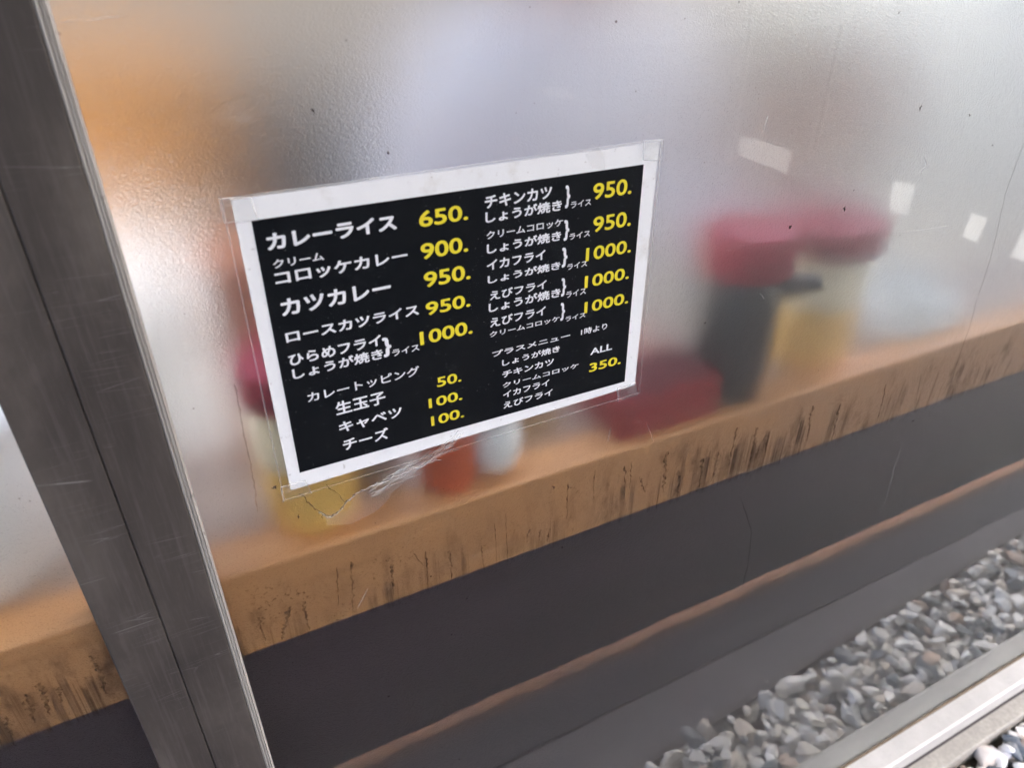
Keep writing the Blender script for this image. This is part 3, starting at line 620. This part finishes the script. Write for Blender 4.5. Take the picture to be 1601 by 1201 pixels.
def bottle(name, label, x, y, r, h, body, cap, cat='bottle'):
    t = empty(name, (x, y, ZC)); tag(t, label, cat)
    MB().lathe([(r*.9, 0), (r, .004), (r, h*.62), (r*.86, h*.74), (r*.6, h*.8)], n=30).build('body', body, t, smooth=True)
    MB().lathe([(r*.68, h*.801), (r*.70, h*.82), (r*.66, h*.96), (r*.4, h)], n=24).build('cap', cap, t, smooth=True)
    return t
bottle('chilli_bottle', 'orange red chilli bottle beside the round white shaker', -.014, .042, .0245, .130, MAT['orange'], MAT['redlid'])
t = empty('salt_shaker', (.030, .040, ZC)); tag(t, 'round white salt shaker right of the orange red bottle', 'shaker')
MB().lathe([(.014, 0), (.020, .006), (.0245, .022), (.0235, .040), (.016, .055)], n=30).build('body', MAT['whitep'], t, smooth=True)
MB().lathe([(.017, .0555), (.018, .066), (.010, .074)], n=24).build('cap', MAT['steel'], t, smooth=True)
bottle('pepper_shaker', 'grey steel pepper shaker between the yellow pot and the orange red bottle', -.070, .060, .019, .105, MAT['steel'], MAT['blackp'], 'shaker')
t = empty('toothpick_holder', (.088, .085, ZC)); tag(t, 'tan bamboo toothpick holder beneath the lower edge of the menu', 'holder')
MB().lathe([(.022, 0), (.025, .003), (.025, .06), (.021, .06), (.021, .01)], n=28).build('cup', MAT['tan'], t, smooth=True)
m = MB(); rr = random.Random(2)
for k in range(24):
    a = rr.uniform(0, 6.28); q = rr.uniform(0, .015); m.tube([(q*math.cos(a)*.8, q*math.sin(a)*.8, .011), (q*math.cos(a)*1.15, q*math.sin(a)*1.15, .072)], .0011, 5)
m.build('toothpicks', MAT['tan'], t)
t = empty('cloth', (.615, .112, ZC)); tag(t, 'crumpled white cloth on the counter near the right edge', 'cloth')
vs = []; fs = []; nu, nv = 48, 14
for a in range(nv+1):
    for b in range(nu):
        r_ = a/nv; th = 2*math.pi*b/nu; dx, dy = math.cos(th), math.sin(th)
        nz = noise.noise(Vector((dx*r_*3.1+2, dy*r_*3.1, 4)))*.5+noise.noise(Vector((dx*r_*7, dy*r_*7, 9)))*.25
        ed = 1+.16*noise.noise(Vector((dx*2, dy*2, 1)))
        vs.append((dx*r_*.105*ed, dy*r_*.075*ed, max(.0015, (.052*(1-r_**2.2)*(1+.8*nz))+.002*(1-r_))))
for a in range(nv):
    for b in range(nu): fs.append((a*nu+b, a*nu+(b+1) % nu, (a+1)*nu+(b+1) % nu, (a+1)*nu+b))
o = mesh_obj('fabric', vs, fs, MAT['plate'], t, True); o.modifiers.new('s', 'SOLIDIFY').thickness = .0012
t = empty('bucket', (-.315, .86, -.45)); tag(t, 'round white lidded bucket on the back table, a pale glow between post and menu', 'bucket')
MB().lathe([(.150, 0), (.162, .02), (.178, .20), (.18, .22)], n=48).build('body', MAT['whitep'], t, smooth=True)
MB().lathe([(.187, .2005), (.190, .225), (.186, .240), (.12, .248), (.118, .245)], n=48).build('lid', MAT['whitep'], t, smooth=True)
t = empty('lacquer_box', (-.140, .168, ZC)); tag(t, 'upright rust brown lacquer chopstick box left of the menu', 'box')
MB().box(-.026, .030, -.03, .03, 0, .17, .004).build('body', MAT['rustc'], t); MB().box(-.028, .032, -.032, .032, .1705, .19, .004).build('lid', MAT['rustc'], t)

# ------------------------------------------------------------------ further inside
t = empty('storage_box', (-.40, 1.31, -.45)); tag(t, 'amber storage box on the back table, an orange glow left of the menu', 'box')
MB().box(-.26, .38, -.20, .20, 0, .46, .012).build('box_body', MAT['amber'], t); MB().box(-.27, .39, -.21, .21, .4605, .49, .012).build('lid', MAT['amber_dimmed'], t)  # lid colour darkened to tone down the sunlight on its top
t = empty('cupboard', (-.6, 2.85, -1.20)); tag(t, 'tall grey brown cupboard added to dim the back wall', 'cupboard')  # dark front put in and widened to dim the bright wall behind
MB().box(-1.5, 3.48, -.25, .30, 0, 2.4, .006).build('carcass', MAT['cupb'], t)
for k in range(7):
    d_ = MB().box(-1.48+k*.71, -.79+k*.71, -.27, -.2505, .05, 2.35, .003).build('door', MAT['cupb'], t)
    MB().tube([(-.85+k*.71, -.285, 1.0), (-.85+k*.71, -.285, 1.2)], .008, 8).build('handle', MAT['steel'], d_)
t = empty('back_table', (-.15, 1.11, -1.20)); tag(t, 'pale table carrying the dark rice cooker and the amber box behind the counter', 'table')
MB().box(-.62, .50, -.43, .43, .72, .75, .004).build('table_top', MAT['wall'], t)
for sx_ in (-.58, .46):
    for sy_ in (-.38, .38): MB().box(sx_-.02, sx_+.02, sy_-.02, sy_+.02, 0, .7195).build('leg', MAT['wall'], t)
t = empty('rice_cooker', (.09, 1.02, -.45)); tag(t, 'dark grey rice cooker, a dim shape above the left half of the menu', 'rice cooker')
MB().lathe([(.12, 0), (.145, .02), (.150, .20), (.142, .34), (.13, .38)], n=40).build('body', MAT['coat'], t, smooth=True)
MB().lathe([(.134, .381), (.137, .41), (.11, .445), (.04, .46)], n=40).build('lid', MAT['coat'], t, smooth=True)
MB().lathe([(.016, .4605), (.02, .478), (.014, .485)], n=20).build('knob', MAT['blackp'], t, smooth=True)
t = empty('jar', (-.378, .125, ZC)); tag(t, 'white lidded jar seen through the pane left of the bronze stiles', 'jar')
MB().lathe([(.074, 0), (.082, .006), (.084, .03), (.084, .105), (.078, .118)], n=44).build('body', MAT['whitep'], t, smooth=True)
MB().lathe([(.086, .1185), (.087, .130), (.060, .143), (.02, .148)], n=44).build('lid', MAT['whitep'], t, smooth=True)

# ------------------------------------------------------------------ people
def eval_mesh(o):
    bpy.context.view_layer.update()
    return bpy.data.meshes.new_from_object(o.evaluated_get(bpy.context.evaluated_depsgraph_get()))
def person(label, base, rz, chains, head, look, hair_len, shirt_m, trouser_m, shirt_rule, trouser_rule):
    root = empty('person', base, (0, 0, rz)); tag(root, label, 'person')
    verts = []; edges = []; rad = []; idx = {}
    def vert(p, r):
        k = tuple(round(c, 4) for c in p)
        if k in idx: return idx[k]
        idx[k] = len(verts); verts.append(p); rad.append(r); return idx[k]
    for ch in chains:
        ids = [vert(p, r) for p, r in ch]; edges += list(zip(ids[:-1], ids[1:]))
    me = bpy.data.meshes.new('body'); me.from_pydata(verts, edges, []); o = bpy.data.objects.new('body', me); COL.objects.link(o)
    sk = o.modifiers.new('skin', 'SKIN')
    for i, r in enumerate(rad): me.skin_vertices[0].data[i].radius = r if isinstance(r, tuple) else (r, r)
    me.skin_vertices[0].data[0].use_root = True
    o.modifiers.new('sub', 'SUBSURF').levels = 1
    m1 = eval_mesh(o); bpy.data.objects.remove(o)
    bm = bmesh.new(); bm.from_mesh(m1)
    hc = Vector(head); Rm = Matrix.Rotation(look[0], 4, 'Z')@Matrix.Rotation(look[1], 4, 'X')
    def ell(c, s, sub=3):
        r_ = bmesh.ops.create_icosphere(bm, subdivisions=sub, radius=1.0)
        for v in r_['verts']: v.co = hc+(Rm@Vector((c[0]+v.co.x*s[0], c[1]+v.co.y*s[1], c[2]+v.co.z*s[2])).to_4d()).to_3d()
    ell((0, .005, .02), (.074, .095, .095)); ell((0, -.028, -.045), (.056, .062, .070)); ell((0, -.102, -.012), (.013, .018, .024), 2); ell((0, -.094, -.030), (.018, .014, .012), 2)
    ell((0, -.078, -.098), (.026, .018, .018), 2); ell((0, -.086, -.062), (.024, .010, .006), 2); ell((0, -.086, -.073), (.021, .010, .007), 2); ell((0, -.078, .022), (.052, .020, .012), 2)
    for s in (-1, 1): ell((s*.076, .012, -.012), (.010, .022, .034), 2); ell((s*.030, -.082, .002), (.013, .010, .008), 2)
    m2 = bpy.data.meshes.new('body'); bm.to_mesh(m2); bm.free()
    o = bpy.data.objects.new('body', m2); COL.objects.link(o)
    rm = o.modifiers.new('r', 'REMESH'); rm.mode = 'VOXEL'; rm.voxel_size = .006
    sm = o.modifiers.new('s', 'SMOOTH'); sm.iterations = 3; sm.factor = .4
    m3 = eval_mesh(o); bpy.data.objects.remove(o)
    m3.polygons.foreach_set('use_smooth', [True]*len(m3.polygons)); m3.materials.clear(); m3.materials.append(MAT['skin'])
    body = bpy.data.objects.new('body', m3); COL.objects.link(body); body.parent = root
    Ri = Rm.inverted()
    def shell(name, rule, off, mat):
        b = bmesh.new(); b.from_mesh(m3); b.normal_update()
        nrm = {v.index: v.normal.copy() for v in b.verts}
        dead = [f for f in b.faces if not rule(f.calc_center_median())]
        bmesh.ops.delete(b, geom=dead, context='FACES')
        for v in b.verts: v.co += v.normal*off
        me_ = bpy.data.meshes.new(name); b.to_mesh(me_); b.free(); me_.materials.clear(); me_.materials.append(mat)
        ob = bpy.data.objects.new(name, me_); COL.objects.link(ob); ob.parent = root
        sd_ = ob.modifiers.new('t', 'SOLIDIFY'); sd_.thickness = .002; sd_.offset = -1
        return ob
    shell('shirt', shirt_rule, .010, shirt_m); shell('trousers', trouser_rule, .012, trouser_m)
    def hair_rule(p):
        l = (Ri@(Vector(p)-hc).to_4d()).to_3d()
        return l.length < .16 and (l.z > .068+.10*max(0, -(l.y+.02))/.08*.3 or (l.y > .012 and l.z > hair_len-.02)) and not (l.y < -.045 and l.z < .085)
    shell('hair', hair_rule, .014, MAT['hair'])
    for s in (-1, 1): shell('shoe', lambda p, s=s: p.z < .075 and p.x*s > 0, .008, MAT['shoe'])
    return root
def hand(side, wrist, d, n, curl=.5):
    """five finger chains rooted in the palm; d points along the hand, n is the back of the hand"""
    w = Vector(wrist); d = Vector(d).normalized(); n = Vector(n).normalized(); s = d.cross(n)*side
    palm = w+d*.05; out = [[(w, .024), (palm, (.034, .018)), (w+d*.088, (.034, .015))]]
    for k, (o_, L) in enumerate(((-.027, .068), (-.009, .078), (.009, .073), (.026, .058))):
        a = w+d*.088+s*o_; p1 = a+d*L*.45-n*L*.12*curl; p2 = p1+(d*.8-n*curl).normalized()*L*.35; p3 = p2+(d*.4-n*1.1*curl).normalized()*L*.28
        out.append([(w+d*.088, (.034, .015)), (a+d*.004, .0092), (p1, .0085), (p2, .008), (p3, .007)])
    a = w+d*.03-s*.030; out.append([(palm, (.034, .018)), (a, .012), (a+d*.030-s*.018-n*.008, .010), (a+d*.052-s*.022-n*.018, .0085)])
    return [[(tuple(p), r) for p, r in c] for c in out]
def standing(drop=0.0, arms=None):
    P = lambda x, y, z: (x, y, z)
    ch = [[(P(0,.01,.86), (.150,.105)), (P(0,.01,.98), (.135,.098)), (P(0,.0,1.12), (.145,.105)), (P(0,.0,1.25), (.150,.100)), (P(0,.015,1.335), (.085,.070)), (P(0,.01,1.38), .052), (P(0,.0,1.44), .050)]]
    for s in (-1, 1):
        ch.append([(P(0,.01,.86), (.150,.105)), (P(s*.085,.01,.80), .085), (P(s*.10,.0,.62), .075), (P(s*.10,-.01,.45), .055), (P(s*.10,.01,.28), .052), (P(s*.10,.02,.09), .037), (P(s*.11,-.03,.04), (.038,.034)), (P(s*.12,-.12,.03), (.036,.024))])
        ch.append([(P(0,.0,1.25), (.150,.100)), (P(s*.150,.01,1.295), .060)]+arms[s])
    return ch
Pt = lambda x, y, z: (x, y, z)
wa = {}
for s in (-1, 1):
    wr = (s*.17, -.28, 1.06)
    wa[s] = [(Pt(s*.205,.02,1.22), .052), (Pt(s*.235,.03,1.05), .043), (Pt(s*.215,-.12,1.04), .038), (Pt(*wr), .026)]
chA = standing(arms=wa)
for s in (-1, 1):
    hc_ = hand(s, (s*.17, -.28, 1.06), (-s*.35, -.9, .05), (0, .1, 1)); chA += hc_
FLOOR = -1.20
person('person standing in a lavender white shirt behind the counter, above the menu', (.36, .50, FLOOR), 0.0, chA, (0, -.02, 1.515), (.15, -.1), -.06, MAT['shirt'], MAT['trousers'],
       lambda p: .84 < p.z < 1.36 and not (p.y < -.16) , lambda p: .07 < p.z < .87 and abs(p.x) < .22 and p.y > -.2)
# seated person on a stool
def seated(arms):
    ch = [[(Pt(0,.03,.60), (.150,.115)), (Pt(0,.03,.72), (.135,.10)), (Pt(0,.0,.86), (.145,.105)), (Pt(0,-.03,.99), (.150,.10)), (Pt(0,-.035,1.07), (.085,.07)), (Pt(0,-.045,1.11), .052), (Pt(0,-.06,1.16), .05)]]
    for s in (-1, 1):
        ch.append([(Pt(0,.03,.60), (.150,.115)), (Pt(s*.09,-.02,.57), .085), (Pt(s*.11,-.18,.56), .072), (Pt(s*.11,-.32,.53), .056), (Pt(s*.11,-.28,.33), .052), (Pt(s*.11,-.20,.10), .037), (Pt(s*.11,-.23,.045), (.038,.034)), (Pt(s*.115,-.32,.03), (.036,.024))])
        ch.append([(Pt(0,-.03,.99), (.150,.10)), (Pt(s*.150,-.03,1.03), .058)]+arms[s])
    return ch
wb = {}
for s in (-1, 1):
    wb[s] = [(Pt(s*.20,-.03,.95), .050), (Pt(s*.23,-.06,.79), .042), (Pt(s*.19,-.12,.74), .037), (Pt(s*.14,-.19,.70), .026)]
chB = seated(wb)
for s in (-1, 1): chB += hand(s, (s*.14, -.19, .70), (-s*.3, -.9, -.25), (0, -.25, 1))
BX, BY = .76, .54
person('dark haired person in a pale grey top sitting at the counter, face turned right', (BX, BY, FLOOR), .3, chB, (0, -.085, 1.225), (-.15, .05), .02, MAT['top'], MAT['trousers'],
       lambda p: .55 < p.z < 1.075 and p.y > -.27 and not (p.z < .66 and p.y < -.14), lambda p: (.075 < p.z < .66 and not (p.z > .655)) and (p.y < .2) and not (p.z > .60 and abs(p.x) > .17))
t = empty('stool', (BX, BY, FLOOR)); t.rotation_euler = (0, 0, .5); tag(t, 'round wooden stool under the seated dark haired person', 'stool')
MB().lathe([(.16, .43), (.175, .437), (.175, .468), (.16, .477)], c=(0, .03, 0), n=36).build('seat', MAT['wood'], t, smooth=True)
for k in range(4):
    a = math.pi/4+k*math.pi/2; MB().tube([(.12*math.cos(a), .03+.12*math.sin(a), .43), (.17*math.cos(a), .03+.17*math.sin(a), 0)], .016, 10).build('leg', MAT['coat'], t, smooth=True)
